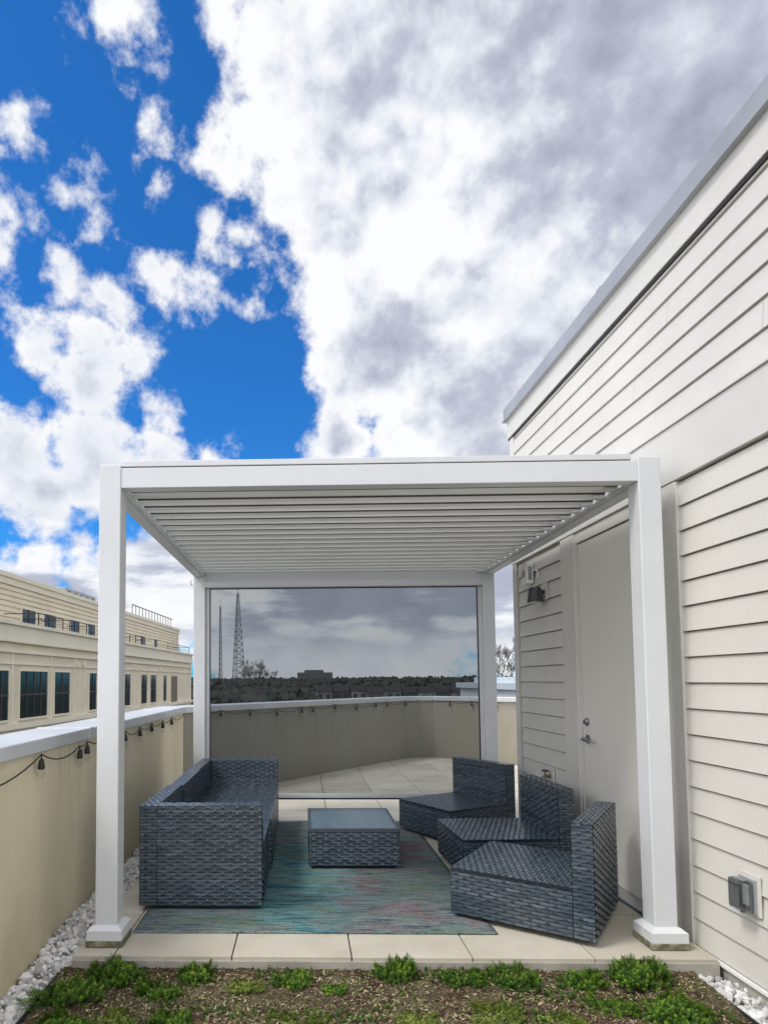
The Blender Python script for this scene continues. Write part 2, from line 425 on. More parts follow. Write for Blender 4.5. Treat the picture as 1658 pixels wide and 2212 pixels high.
for px in (449,477,541,598,652,676,724,770,812,837):
    p=on_diag(px,1520); p.z=1.045-random.uniform(0,.04); anc.append(tuple(p))
anc+=[(1.83,11.44,1.03),(2.10,11.61,1.04)]
string('string_lights','string of small bulbs along the diagonal wall behind the mesh screen',anc,anc[0])
db=V((3.6-2.62,10.5-11.46,0)).normalized()
anc=[(2.34,11.59,1.04)]+[tuple(V((2.62,11.46,0))+db*s+V((-.71,-.70,0))*.04+V((0,0,1.03))) for s in (.02,.45,.9,1.4,1.8)]
string('string_lights','short run of bulbs on the parapet return beyond the far right post',anc,anc[0])

# ------------------------------------------------ pergola
pg=thing('pergola','large white aluminium pergola with louvered roof standing over the rug and sofas','pergola',((XL+XR)/2,(YF+YB)/2,0))
pc=V(((XL+XR)/2,(YF+YB)/2,0))
def P(mb,x0,x1,y0,y1,z0,z1): return mb.box(x0-pc.x,x1-pc.x,y0-pc.y,y1-pc.y,z0,z1)
for (x,y) in ((XL,YF),(XR-PW,YF),(XL,YB-PW),(XR-PW,YB-PW)):
    m=MB(); P(m,x,x+PW,y,y+PW,.05,ZT-.012); po=m.build('post',white,pg,bevel=.005)
    e=.034; m=MB(); P(m,x-e,x+PW+e,y-e,y+PW+e,.035,.085)
    m.frus(x-e-pc.x+.001,x+PW+e-pc.x-.001,y-e-pc.y+.001,y+PW+e-pc.y-.001,.0852,.106,.026)
    m.build('base_cover',white,po)
    m=MB(); e=.038; P(m,x-e,x+PW+e,y-e,y+PW+e,.001,.034); m.build('footing_block',mossm,po,bevel=.004)
ZB=2.488
m=MB(); P(m,XL+PW,XR-PW,YF+.006,YF+.09,ZB,2.602); m.build('front_beam',white,pg,bevel=.003)
m=MB(); P(m,XL+PW+.002,XR-PW-.03,YF+.02,YF+.10,2.6022,2.610); m.build('shadow_strip',shade_strip_m,pg)
m=MB(); P(m,XL+PW-.004,XR-PW-.03,YF+.010,YF+.10,2.6102,2.642); m.build('beam_cap',white,pg,bevel=.003)
m=MB(); P(m,XL+.008,XL+.09,YF+PW,YB-PW,ZB,2.62); m.build('side_beam',white,pg,bevel=.003)
m=MB(); P(m,XR-.09,XR-.008,YF+PW,YB-PW,ZB,2.62); m.build('side_beam',white,pg,bevel=.003)
m=MB(); P(m,XL+PW,XR-PW,YB-.09,YB-.006,2.44,2.62); m.build('rear_beam',white,pg,bevel=.003)
m=MB(); P(m,XL+PW,XR-PW,YB-PW,YB-.02,2.372,2.438); m.build('screen_housing',white,pg,bevel=.008)
m=MB(); P(m,XL+.092,XL+.12,YF+.1,YB-.1,2.498,2.508); m.build('gutter_ledge',white,pg)
m=MB(); P(m,XR-.12,XR-.092,YF+.1,YB-.1,2.498,2.508); m.build('gutter_ledge',white,pg)
nL=18; y0=YF+.12; sp=(YB-.10-y0)/nL
zl,zh=2.525,2.582
for i in range(nL):
    y_0=y0+sp*i-pc.y; w_=sp+.012; m=MB()
    def uz(t): return zh+(zl-zh)*t
    prof=[(y_0,zh),(y_0+w_,zl),(y_0+w_,zl-.013),(y_0+w_+.004,zl-.013),(y_0+w_+.004,zl+.012),(y_0,zh+.012)]
    m.extr(prof,'x',XL+.105-pc.x,XR-.105-pc.x); lo=m.build('louver',louver_m,pg)
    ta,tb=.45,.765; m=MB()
    m.extr([(y_0+w_*ta,uz(ta)-.004),(y_0+w_*tb,uz(tb)-.004),(y_0+w_*tb,uz(tb)-.0003),(y_0+w_*ta,uz(ta)-.0003)],'x',XL+.106-pc.x,XR-.106-pc.x); m.build('shade_line',shade_strip_m,lo)  # dark strip added to draw the shade line between blades
    m=MB(); m.tube([(XR-.18-pc.x,y_0+w_*.8,2.522),(XR-.105-pc.x,y_0+w_*.8,2.522)],.013,8); m.build('pivot_pin',plasticw,lo)
m=MB(); hp=V((XL-.004,YB-.2,2.44))-pc
m.tube([hp,hp+V((-.012,0,-.02)),hp+V((-.004,0,-.05)),hp+V((.01,0,-.04))],.005,6); m.build('hook',chrome,pg)
sc=thing('mesh_screen','dark see-through mesh screen rolled down between the rear pergola posts','screen',((XL+XR)/2,YB-.055,0))
so=V(((XL+XR)/2,YB-.055,0))
sx0,sx1=XL+PW+.045-so.x,XR-PW-.045-so.x
m=MB(); m.add([(sx0,0,.255),(sx1,0,.255),(sx1,0,2.37),(sx0,0,2.37)],[(0,1,2,3)]); m.build('mesh_fabric',screenmat,sc)
m=MB(); m.box(sx0-.01,sx1+.01,-.016,.016,.215,.257); m.build('bottom_bar',white,sc,bevel=.004)
m=MB(); m.box(sx0-.01,sx1+.01,-.014,.014,.200,.214); m.build('weather_strip',black,sc)
m=MB()
for x in (sx0,sx1): m.box(x-.005 if x<0 else x-.004,x+.004 if x<0 else x+.005,-.006,.006,.255,2.37)
m.box(sx0,sx1,-.006,.006,2.362,2.371); m.build('edge_binding',black,sc)
for s,xx in ((-1,sx0),(1,sx1)):
    m=MB(); a,b=(xx-.045,xx-.008) if s<0 else (xx+.008,xx+.045)
    m.box(a,b,-.025,.025,.03,2.37); m.build('side_track',white,sc,bevel=.003)

# ------------------------------------------------ building on the right
BO=V((2.05,6.14,0)); TH=.02
bd=thing('roof_access_building','off-white clapboard building with grey metal roof edge and tall door along the right side','building',tuple(BO),TH)
Rz=Matrix.Rotation(TH,3,'Z')
def Wl(px,py,off=0):
    d=Rz.transposed()@ray(px,py); e=Rz.transposed()@(EYE-BO)
    t=(off-e.x)/d.x; return e+d*t
def toW(p): return BO+Rz@V(p)
YEND=-9.5
yc0=Wl(1128,1500).y; yc1=Wl(1224,1500).y; yd0=Wl(1258,1500).y; yt0=Wl(1437,1500).y; yt1=Wl(1484,1500).y
m=MB(); m.box(.03,6,YEND,-.02,-.14,4.0); m.build('wall',sidingm,bd)
def laps(mb,ya,yb,z0,z1,ex,lip=.014,sgn=-1,x=0,gap=.008,dep=.025):
    z=z0
    while z<z1-.01:
        zt=min(z+ex,z1)
        mb.add([(x+sgn*lip,ya,z+gap),(x+sgn*lip,yb,z+gap),(x+sgn*.001,yb,zt),(x+sgn*.001,ya,zt),
                (x-sgn*dep,ya,z+gap),(x-sgn*dep,yb,z+gap),(x-sgn*dep,ya,z),(x-sgn*dep,yb,z),(x+sgn*.001,ya,z),(x+sgn*.001,yb,z)],
               [(0,1,2,3),(0,4,5,1),(4,6,7,5),(6,8,9,7)],.5)
        z+=ex
def lapgroup(ya,yb,z0,z1,ex,joints=0):
    m=MB(); laps(m,ya,yb,z0,z1,ex)
    o=m.build('siding',sidingm,bd)
    if joints:
        for k in range(joints):
            n=int((z1-z0)/ex); i=random.randrange(n); yy=random.uniform(ya*.45,yb-.4); z=z0+i*ex
            m=MB(); m.add([(-.0146,yy,z+.008),(-.0146,yy+.0025,z+.008),(-.0018,yy+.0025,z+ex),(-.0018,yy,z+ex)],[(0,1,2,3)]); m.build('butt_joint',concrete,o)
lapgroup(yc1,yc0,-.02,2.53,.14)
lapgroup(YEND,yt1,-.02,2.51,.14,3)
lapgroup(YEND,-.09,2.85,3.77,.1455,6)
m=MB(); m.box(-.020,.06,-.09,.0,-.02,3.75); m.build('corner_board',trimm,bd,bevel=.003)
m=MB(); m.box(-.028,.03,YEND,-.001,2.515,2.825); m.build('belt_board',trimm,bd,bevel=.003)
m=MB(); m.extr([(-.002,2.862),(-.04,2.842),(-.04,2.828),(.02,2.828),(.02,2.862)],'y',YEND,-.0); m.build('drip_cap',trimm,bd)
m=MB(); m.box(-.03,.04,YEND,.03,3.768,3.97); m.build('fascia',trimm,bd,bevel=.003)
m=MB(); m.box(-.022,.02,YEND,.022,3.748,3.767); m.build('fascia_shadow_strip',darkgap,bd)  # dark strip standing in for the shadow under the fascia
m=MB(); m.box(-.055,.3,YEND,.055,3.962,4.075); m.build('roof_flashing',flash,bd,bevel=.004)
m=MB(); m.box(-.066,.3,YEND,.066,3.948,3.9615); m.build('flashing_drip_edge',flash,bd)
for y in (-1.9,-4.1,-6.6): m=MB(); m.box(-.059,.3,y-.03,y+.03,3.964,4.079); m.build('flashing_joint',flash,bd,bevel=.002)
m=MB(); m.box(.3,6,YEND,.03,3.97,4.02); m.build('roof',flash,bd)
m=MB(); m.box(-.024,.02,yd0+.035,yc1,-.02,2.51); m.build('door_casing',trimm,bd,bevel=.003)
m=MB(); m.box(-.024,.02,yt1,yt0+.02,-.02,2.51); m.build('door_casing',trimm,bd,bevel=.003)
DW=.93
m=MB(); m.box(-.008,.03,yt0+.021,yd0-DW-.03,-.02,2.51); m.build('door_casing',trimm,bd)
m=MB(); m.box(-.014,.02,yd0-DW-.03,yd0+.034,2.43,2.512); m.box(-.014,.02,yd0+.006,yd0+.034,.02,2.43); m.box(-.014,.02,yd0-DW-.03,yd0-DW-.006,.02,2.43); m.build('door_frame',trimm,bd,bevel=.002)
m=MB(); m.box(.004,.025,yd0-DW-.006,yd0+.006,.0,2.43); m.build('door_gap',darkgap,bd)
m=MB(); m.box(-.004,.03,yd0-DW,yd0,.035,2.422); dr=m.build('door',doorm,bd,bevel=.002)
m=MB(); hy=yd0-.075; hz=.97
m.lathe((-.004,hy,hz),[(.033,0),(.033,.008),(.014,.012),(.012,.05)],16,axis=V((-1,0,0))); m.tube([(-.05,hy,hz),(-.058,hy-.02,hz),(-.058,hy-.13,hz-.006)],.011,8)
m.build('handle',chrome,dr)
m=MB(); m.lathe((-.004,hy,hz+.125),[(.030,0),(.028,.014),(.018,.020),(.016,.028)],16,axis=V((-1,0,0))); m.build('deadbolt',chrome,dr)
m=MB(); m.extr([(-.10,.003),(-.09,.018),(.0,.034),(.02,.034),(.02,.003)],'y',yd0-DW-.03,yd0+.03); m.build('threshold',sill,bd)
m=MB(); m.box(-.012,.03,YEND,yt1,-.155,-.03); m.build('foundation',concrete,bd)
m=MB(); m.box(-.03,.0,YEND,yt0,-.034,-.02); m.build('base_flashing',plasticw,bd)
p=Wl(1180,1262,0)
wl=thing('wall_lamp','dark grey cone downlight on pale siding near the building corner','lamp',tuple(toW((0,p.y,2.08))),TH)
m=MB(); m.box(-.024,-.0145,-.055,.055,.0,.14); m.build('mounting_block',trimm,wl,bevel=.003)
m=MB(); m.tube([(-.02,0,.07),(-.09,0,.07)],.018,10); m.build('arm',lampm,wl)
m=MB(); m.lathe((-.10,0,-.02),[(.066,0),(.066,.010),(.050,.118),(.045,.126)],24); m.build('shade',lampm,wl,smooth=False)
m=MB(); m.lathe((-.10,0,-.024),[(.052,0),(.052,.004)],20); m.build('diffuser',plasticw,wl)
p=Wl(1139,1240,-.05)
jb=thing('junction_box','small white electrical box above the cone lamp at the building corner','electrical box',tuple(toW((0,p.y,p.z))),TH)
m=MB(); m.box(-.085,-.0202,-.06,.06,-.095,.095); m.build('housing',plasticw,jb,bevel=.008)
m=MB(); m.box(-.089,-.0852,-.035,.035,-.03,.03); m.build('face_plate',farmetal,jb,bevel=.001)
m=MB(); m.box(-.070,-.035,-.0625,-.0602,-.06,.06); m.build('side_vent',farmetal,jb)
m=MB(); m.tube([(-.022,-.06,.02),(-.022,-.11,.02),(-.022,-.15,.0),(-.022,-.16,-.06)],.006,8); m.build('conduit',plasticw,jb)
p=Wl(1190,1682,-.02)
hb=thing('hose_tap','grey metal outdoor tap low on the siding behind the middle chair','tap',tuple(toW((0,p.y,p.z))),TH)
m=MB(); m.box(-.026,-.0145,-.06,.06,-.08,.08); m.build('mounting_block',trimm,hb,bevel=.002)
m=MB(); m.tube([(-.024,0,.02),(-.07,0,.02),(-.10,0,.0),(-.105,0,-.035)],.015,10); m.tube([(-.07,0,.02),(-.07,0,.06)],.008,8); m.build('spout',brass,hb)
m=MB(); m.lathe((-.07,0,.06),[(.03,0),(.032,.008),(.02,.014)],8); m.build('handle',redm,hb)
m=MB(); m.tube([(-.105,0,-.035),(-.105,0,-.07)],.021,10); m.build('hose_connector',black,hb)
p=Wl(1628,1932,0)
ol=thing('outdoor_socket','weatherproof power outlet with smoky bubble cover on the lower right siding','power outlet',tuple(toW((0,p.y,p.z))),TH)
m=MB(); m.box(-.026,-.0145,-.070,.058,-.088,.100); m.build('mounting_block',trimm,ol,bevel=.003)
m=MB(); m.box(-.036,-.0262,-.054,.054,-.078,.078); m.build('back_plate',farmetal,ol,bevel=.002)
m=MB(); m.box(-.044,-.0362,-.020,.020,-.048,.048); m.build('receptacle',plasticw,ol,bevel=.004)
m=MB(); m.box(-.095,-.037,-.052,.052,-.075,.075)
m.build('bubble_cover',coverglass,ol,bevel=.016)

# ------------------------------------------------ wicker furniture
def weave(mb,O,U,Vv,w,h,bow=.0038,st_t=.42):
    O,U,Vv=V(O),V(U).normalized(),V(Vv).normalized(); N=U.cross(Vv)
    rows=max(1,round(h/.0200)); rh=h/rows; per=.092; ov=.072
    for r in range(rows):
        v0=r*rh+rh*.10; v1=(r+1)*rh-rh*.10; off=(r%2)*per/2+random.uniform(-.001,.001)
        k=-1; rowt=random.gauss(0,.05)
        while k*per+off<w:
            a=k*per+off; b=a+ov; aa,bb=max(0,a),min(w,b)
            if bb-aa>.004:
                t=min(1,max(.2,random.gauss(.62,.055)+rowt)); pts=[]; n=6
                for i in range(n+1):
                    u=aa+(bb-aa)*i/n; hh=.0006+bow*math.sin(PI*min(1,max(0,(u-a)/ov)))**.8
                    pts+= [O+U*u+Vv*v0+N*hh, O+U*u+Vv*v1+N*(hh+.0008)]
                mb.add(pts,[(2*i,2*i+2,2*i+3,2*i+1) for i in range(n)],t)
            a2=b+.001; b2=a+per-.001; aa,bb=max(0,a2),min(w,b2)
            if bb-aa>.004:
                t=min(1,max(.05,random.gauss(st_t,.05)))
                mb.add([O+U*aa+Vv*(r*rh)+N*.0005,O+U*bb+Vv*(r*rh)+N*.0005,O+U*bb+Vv*(r+.5)*rh+N*.0024,O+U*aa+Vv*(r+.5)*rh+N*.0024,O+U*bb+Vv*(r+1)*rh+N*.0005,O+U*aa+Vv*(r+1)*rh+N*.0005],[(0,1,2,3),(3,2,4,5)],t)
            k+=1
def wbox(mb,x0,x1,y0,y1,z0,z1,faces='xXyYZ',topdir='y'):
    mb.box(x0,x1,y0,y1,z0,z1,.16)
    if 'X' in faces: weave(mb,(x1,y0,z0),(0,1,0),(0,0,1),y1-y0,z1-z0)
    if 'x' in faces: weave(mb,(x0,y1,z0),(0,-1,0),(0,0,1),y1-y0,z1-z0)
    if 'y' in faces: weave(mb,(x0,y0,z0),(1,0,0),(0,0,1),x1-x0,z1-z0)
    if 'Y' in faces: weave(mb,(x1,y1,z0),(-1,0,0),(0,0,1),x1-x0,z1-z0)
    if 'Z' in faces:
        if topdir=='x': weave(mb,(x0,y0,z1),(1,0,0),(0,1,0),x1-x0,y1-y0,.0018,.50)
        else: weave(mb,(x1,y0,z1),(0,1,0),(-1,0,0),y1-y0,x1-x0,.0018,.50)
def module(name,label,cat,D,W,arm,loc,rz,group,hs=.28):
    t=thing(name,label,cat,loc,rz,group); bt=.105; hb_=.625; g=.003; z0=.02
    xb=-D/2+bt
    ya,yb=-W/2,W/2
    if arm==-1: ya+=bt
    if arm==1: yb-=bt
    m=MB(); wbox(m,xb+g,D/2,ya+(g if arm==-1 else 0),yb-(g if arm==1 else 0),z0,hs-.018,'XyY'); m.build('base',wickm,t)
    m=MB(); wbox(m,xb+g,D/2+.004,ya+(g if arm==-1 else 0),yb-(g if arm==1 else 0),hs-.017,hs,'Z'); m.build('seat',wickm,t)
    m=MB(); wbox(m,-D/2,xb,-W/2,W/2,z0,hb_,'xXyYZ'); m.build('backrest',wickm,t)
    if arm:
        m=MB(); a,b=(-W/2,-W/2+bt) if arm==-1 else (W/2-bt,W/2)
        wbox(m,xb+g,D/2,a,b,z0,hb_,'XyYZ','x'); m.build('armrest',wickm,t)
    for sx in(-1,1):
        for sy in(-1,1):
            m=MB(); m.lathe((sx*(D/2-.06),sy*(W/2-.06),0),[(.018,0),(.02,.02)],10); m.build('foot',black,t)
    return t
D=.755; W=.80; sxc=-1.02+D/2; ys=3.94
g='modules of the wicker sofa on the left'
module('sofa_module','near corner unit of the dark wicker sofa with its arm towards the front','sofa',D,W-.006,-1,(sxc,ys+W/2,.012),0,g,.37)
module('sofa_module','armless middle unit of the dark wicker sofa on the left','sofa',D,W-.006,0,(sxc+.012,ys+W*1.5,.012),.012,g,.37)
module('sofa_module','far corner unit of the dark wicker sofa beside the mesh screen','sofa',D,W-.006,1,(sxc,ys+W*2.5,.012),-.008,g,.37)
g='armless wicker chairs in a curve on the right'
module('wicker_chair','nearest armless grey wicker chair angled at the front right of the rug','chair',.78,.75,0,(1.40,3.95,.012),math.radians(146),g)
ch=module('wicker_chair','middle armless wicker chair facing left beside the building door','chair',.78,.68,0,(1.475,4.86,.012),math.radians(183),g)
dup(ch,(1.40,5.96,.012),math.radians(210),'farthest armless wicker chair in front of the mesh screen')
tb=thing('coffee_table','low dark wicker coffee table with glass top in the middle of the rug','table',(.365,5.16,.012))
hw,hd=.335,.375
m=MB(); wbox(m,-hw,hw,-hd,hd,.02,.262,'xXyY'); m.build('base',wickm,tb)
m=MB(); wbox(m,-hw+.014,hw-.014,-hd+.014,hd-.014,.263,.276,'Z'); m.build('woven_top',wickl,tb)
m=MB(); m.box(-hw+.013,hw-.013,-hd+.013,hd-.013,.289,.295); m.build('glass_top',tableglass,tb,bevel=.002)
m=MB(); m.box(-hw-.006,hw+.006,-hd-.006,-hd+.012,.264,.296); m.box(-hw-.006,hw+.006,hd-.012,hd+.006,.264,.296); m.box(-hw-.006,-hw+.012,-hd+.0125,hd-.0125,.264,.296); m.box(hw-.012,hw+.006,-hd+.0125,hd-.0125,.264,.296); m.build('rim',wickm,tb,bevel=.004)
for sx in(-1,1):
    for sy in(-1,1):
        m=MB(); m.lathe((sx*.29,sy*.33,0),[(.018,0),(.02,.02)],10); m.build('foot',black,tb)
rx0,rx1,ry0,ry1=-.965,1.06,3.60,6.38
m=MB(); nx,ny2=60,80; vs=[]; rc=V(((rx0+rx1)/2,ry0,0))
for j in range(ny2+1):
    for i in range(nx+1):
        x=rx0+(rx1-rx0)*i/nx; y=ry0+(ry1-ry0)*j/ny2
        e=.006*noise.noise(V((x*2,y*2,0)))
        z=.0095+.0015*noise.noise(V((x*3,y*3,1)))
        vs.append((x-rc.x+(e if i in(0,nx) else 0),y-rc.y+(e if j in (0,ny2) else 0),z))
m.add(vs,[(r*(nx+1)+c,r*(nx+1)+c+1,(r+1)*(nx+1)+c+1,(r+1)*(nx+1)+c) for r in range(ny2) for c in range(nx)])
ro=m.build('rug',rugmat,None,smooth=True); ro.location=rc
so_=ro.modifiers.new('solid','SOLIDIFY'); so_.thickness=.007; so_.offset=-1
tag(ro,'distressed teal and blue grey striped area rug under the coffee table','rug')

# ------------------------------------------------ planting
def rosette(m,tip,up,tone,levels=4,s0=1.0):
    a_=up.cross(V((.3,.9,.1))).normalized(); b_=up.cross(a_)
    for lv in range(levels):
        c=tip-up*(lv*.008*s0); L=(.0075+.0024*lv)*s0; k=5
        for q in range(k):
            an=q*2*PI/k+lv*.9+random.uniform(-.2,.2)
            d=(a_*math.cos(an)+b_*math.sin(an))*(.75+.1*lv)+up*(.75-.15*lv); d.normalize()
            s=d.cross(up).normalized()*.0029*s0
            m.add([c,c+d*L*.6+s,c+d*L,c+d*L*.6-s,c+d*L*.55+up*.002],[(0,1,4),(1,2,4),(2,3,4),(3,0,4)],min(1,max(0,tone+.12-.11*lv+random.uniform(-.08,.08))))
def clump(cx,cy,r,h,n,mat,label):
    m=MB(); st=MB()
    r*=1.0; n=int(n*1.15)
    subs=[(random.uniform(-.8,.8)*r,random.uniform(-.5,.5)*r,random.uniform(.3,.5)*r,random.uniform(.6,1.15)) for _ in range(8)]
    for _ in range(n):
        if random.random()<.18:
            a=random.random()*2*PI; rr=r*math.sqrt(random.random()); x,y=rr*math.cos(a),rr*math.sin(a)*.8; hm_=.75*(1-(rr/r)**2*.8)
        else:
            sx_,sy_,sr,sh=random.choice(subs); a=random.random()*2*PI; rr=sr*math.sqrt(random.random()); x,y=sx_+rr*math.cos(a),sy_+rr*math.sin(a); hm_=sh*(1-(rr/sr)**2*.6)
        hh=h*hm_*random.uniform(.6,1.15)
        tip=V((x*1.1,y*1.1,max(.014,hh))); up=(tip-V((x*.7,y*.7,0))).normalized()
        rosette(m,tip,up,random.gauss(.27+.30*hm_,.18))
    t=thing('sedum_plant',label,'plant',(cx,cy,soilz(cx,cy)-.004))
    m.build('foliage',mat,t)
    for _ in range(max(8,n//8)):
        a=random.random()*6.3; rr=r*random.random()*.8
        st.tube([(rr*.6*math.cos(a),rr*.5*math.sin(a),0),(rr*math.cos(a),rr*.8*math.sin(a),h*.7*(1-(rr/r)**2*.7))],.0015,4,cap=False)
    st.build('stems',stemm,t)
cl=[(265,2105,.14,.095,480,0,'large bushy green sedum clump at the foot of the left front post'),
(150,2150,.15,.08,440,0,'dark green sedum clump at the left corner of the bed beside the gravel'),
(345,2140,.10,.06,230,0,'sedum clump tucked against the right side of the large left clump'),
(425,2113,.09,.065,210,0,'small round sedum clump standing alone below the left front paver'),
(530,2130,.08,.04,140,1,'sparse yellow green sedum tuft below the second paver'),
(622,2116,.10,.06,240,0,'low green sedum clump left of the middle of the bed'),
(848,2098,.10,.09,370,0,'upright bright green sedum clump at the centre of the kerb'),
(720,2135,.06,.033,100,0,'tiny sedum sprig between the middle clumps'),
(1000,2120,.10,.055,240,0,'flat sedum clump right of the centre clump'),
(1108,2122,.11,.078,350,0,'dense sedum clump in front of the nearest chair'),
(1245,2118,.11,.072,310,0,'sedum clump left of the right front post'),
(1375,2114,.14,.105,520,0,'tallest sedum clump beside the right front post'),
(1455,2180,.17,.082,540,0,'broad sedum mat at the lower right corner of the bed'),
(1320,2172,.10,.05,230,0,'small sedum clump below the tall right clump'),
(1075,2193,.13,.028,220,1,'pale yellow green sedum patch at the bottom edge right of centre'),
(365,2205,.09,.055,190,0,'small dark sedum clump at the bottom edge on the left'),
(130,2208,.11,.05,220,0,'sedum clump at the bottom left corner beside the metal edging'),
(245,2195,.10,.026,150,1,'low yellowish sedum patch at the bottom left'),
(900,2195,.10,.022,130,1,'very low yellow green sedum patch at the bottom centre'),
(1200,2195,.10,.024,140,1,'thin yellowish sedum patch at the bottom right'),
(640,2198,.12,.022,150,1,'low pale sedum patch at the bottom left of centre')]
for px,py,r,h,n,k,lab in cl:
    p=onZ(px,py,-.06)
    y=min(p.y,Y0-.66*r-.01); x=max(XE+r*.8,min(1.93-r*.75,p.x))
    clump(x,y,r,h,n,sedumy if k else sedumm,lab)
m=MB()
for _ in range(28000):
    x=random.uniform(XE+.01,1.92); y=random.uniform(2.2,Y0-.015)
    z=soilz(x,y)+random.uniform(0,.008)
    g_=noise.noise(V((x*4,y*4,9)))
    green=random.random()<.40+g_*1.1 and y<Y0-.08
    L=random.uniform(.004,.014); a=random.random()*6.3; d=V((math.cos(a),math.sin(a),random.uniform(-.1,.6)))*L; s=V((-math.sin(a),math.cos(a),random.uniform(-.4,.4)))*L*random.uniform(.15,.45)
    c=V((x,y,z)); m.add([c-d,c+s,c+d,c-s],[(0,1,2,3)],random.uniform(.60,1.0) if green else min(.64,abs(random.gauss(.36,.2))))
tag(m.build('ground_cover',coverm),'low tan and yellow green ground cover and mulch across the planting bed','ground cover',kind='stuff')
m=MB()
for _ in range(3400):
    x=random.uniform(XE+.03,1.90); y=random.uniform(2.45,Y0-.03)
    g_=noise.noise(V((x*3.5,y*6,4)))+.5*noise.noise(V((x*12,y*12,2)))
    if g_<.17: continue
    rosette(m,V((x,y,soilz(x,y)+random.uniform(.010,.024))),V((random.uniform(-.4,.4),random.uniform(-.5,.2),1)).normalized(),random.gauss(.30,.16),3,.85)
tag(m.build('creeping_sedum',sedumm),'short creeping green sedum sprigs scattered between the clumps of the bed','ground cover',kind='stuff')

# ------------------------------------------------ neighbour building (left)
th=-math.atan(.047); NO=V((-12.35+.047*20,20,0))
nb_=thing('apartment_building','long cream apartment building with dark windows and roof terraces beyond the left wall','building',tuple(NO),th)
def ny(px,off=0):
    Rt=Matrix.Rotation(-th,3,'Z'); d=Rt@ray(px,1470); e=Rt@(EYE-NO); t=(off-e.x)/d.x; return (e+d*t).y
yA,yB=-16,ny(413)
m=MB(); m.box(-14,0,yA,yB,-14,2.95); m.build('wall',farwall,nb_)
m=MB(); m.box(-13,.15,yA,yB+.1,2.95,3.05); m.box(-13,.10,yA,yB+.05,3.05,3.62); m.box(-13,.2,yA,yB+.12,3.62,3.76); m.build('parapet_band',fartrim,nb_)
m=MB(); m.box(.0,.16,yA,yB,-.40,-.18); m.box(.0,.10,yA,yB,2.55,2.66); m.box(.0,.06,yA,yB,2.1,2.16); m.build('ledge',fartrim,nb_)
m=MB(); laps(m,yA,yB,-2.6,-.42,.19,.03,1,.008,.03,.006); m.build('siding',farwall,nb_)
yU=ny(385,-2.0)
m=MB(); m.box(-13.5,-2.02,yA,yU,3.4,6.05); m.build('upper_storey',farwall,nb_)
m=MB(); laps(m,yA,yU,3.8,5.7,.24,.04,1,-1.99,.03,.02); m.build('siding',farwall,nb_)
m=MB(); m.box(-13.6,-1.85,yA,yU+.15,6.05,6.25); m.box(-13.6,-1.93,yA,yU+.08,5.75,6.05); m.build('cornice',fartrim,nb_)
def nwin(x,y0,y1,z0,z1,n):
    fr=MB(); d=x
    fr.box(d-.05,d+.05,y0-.07,y0,z0-.07,z1+.07); fr.box(d-.05,d+.05,y1,y1+.07,z0-.07,z1+.07)
    fr.box(d-.05,d+.05,y0,y1,z1,z1+.07); fr.box(d-.05,d+.09,y0,y1,z0-.07,z0)
    gl=MB(); gl.box(d-.03,d+.012,y0,y1,z0,z1); g_=gl.build('window',winglass,nb_)
    fr.build('frame',fartrim,g_)
    mu=MB()
    for i in range(1,n): yy=y0+(y1-y0)*i/n; mu.box(d+.0125,d+.035,yy-.03,yy+.03,z0,z1)
    mu.box(d+.0125,d+.03,y0,y1,z0+(z1-z0)*.48,z0+(z1-z0)*.52); mu.build('muntin',railm,g_)
for a,b,n in ((-75,-40,2),(-30,18,3),(42,102,4),(117,150,2),(192,208,2),(265,281,2),(304,317,2),(324,337,2),(352,359,1)):
    nwin(0,ny(a),ny(b),-.02,1.85,n)
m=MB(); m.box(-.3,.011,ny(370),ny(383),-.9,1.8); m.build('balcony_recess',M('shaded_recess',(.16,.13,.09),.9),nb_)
for px in (-60,-12,26,110,160,183,215,240,258,290,298,321,345,364,388,400):
    y=ny(px); m=MB(); m.box(.0,.045,y-.06,y+.06,-.17,2.54); m.build('pilaster',fartrim,nb_)
for px in (163,178,290,300,345):
    y=ny(px); m=MB(); m.box(0,.12,y-.12,y+.12,2.2,2.42); m.build('vent',fartrim,nb_)
for a,b in((42,72),(90,114),(148,168),(186,202),(300,312),(330,338)): nwin(-1.95,ny(a,-2),ny(b,-2),4.0,4.8,2)
def railing(pa,pb,off,label,z0=3.76,z1=4.4):
    a,b=ny(pa,off),ny(pb,off); t=thing('railing',label,'railing'); t.location=NO; t.rotation_euler=(0,0,th)
    m=MB(); m.box(off-.018,off+.018,a,b,z1-.035,z1); m.box(off-.012,off+.012,a,b,z0+.3,z0+.325); m.build('rail',railm,t)
    y=a
    while y<=b+.01: m=MB(); m.box(off-.02,off+.02,y-.02,y+.02,z0,z1); m.build('post',railm,t); y+=max(.8,(b-a)/3)
    for yy in (a,b): m=MB(); m.box(off-1.55,off-.03,yy-.02,yy+.02,z1-.035,z1); m.build('side_rail',railm,t)
railing(82,135,-.35,'dark terrace railing on the apartment block nearest the left edge')
railing(150,203,-.35,'second dark terrace railing on the apartment block beside the left front post')
railing(266,305,-.35,'short dark terrace railing seen just right of the left front post')
railing(335,408,-.35,'farthest dark terrace railing at the end of the apartment block')
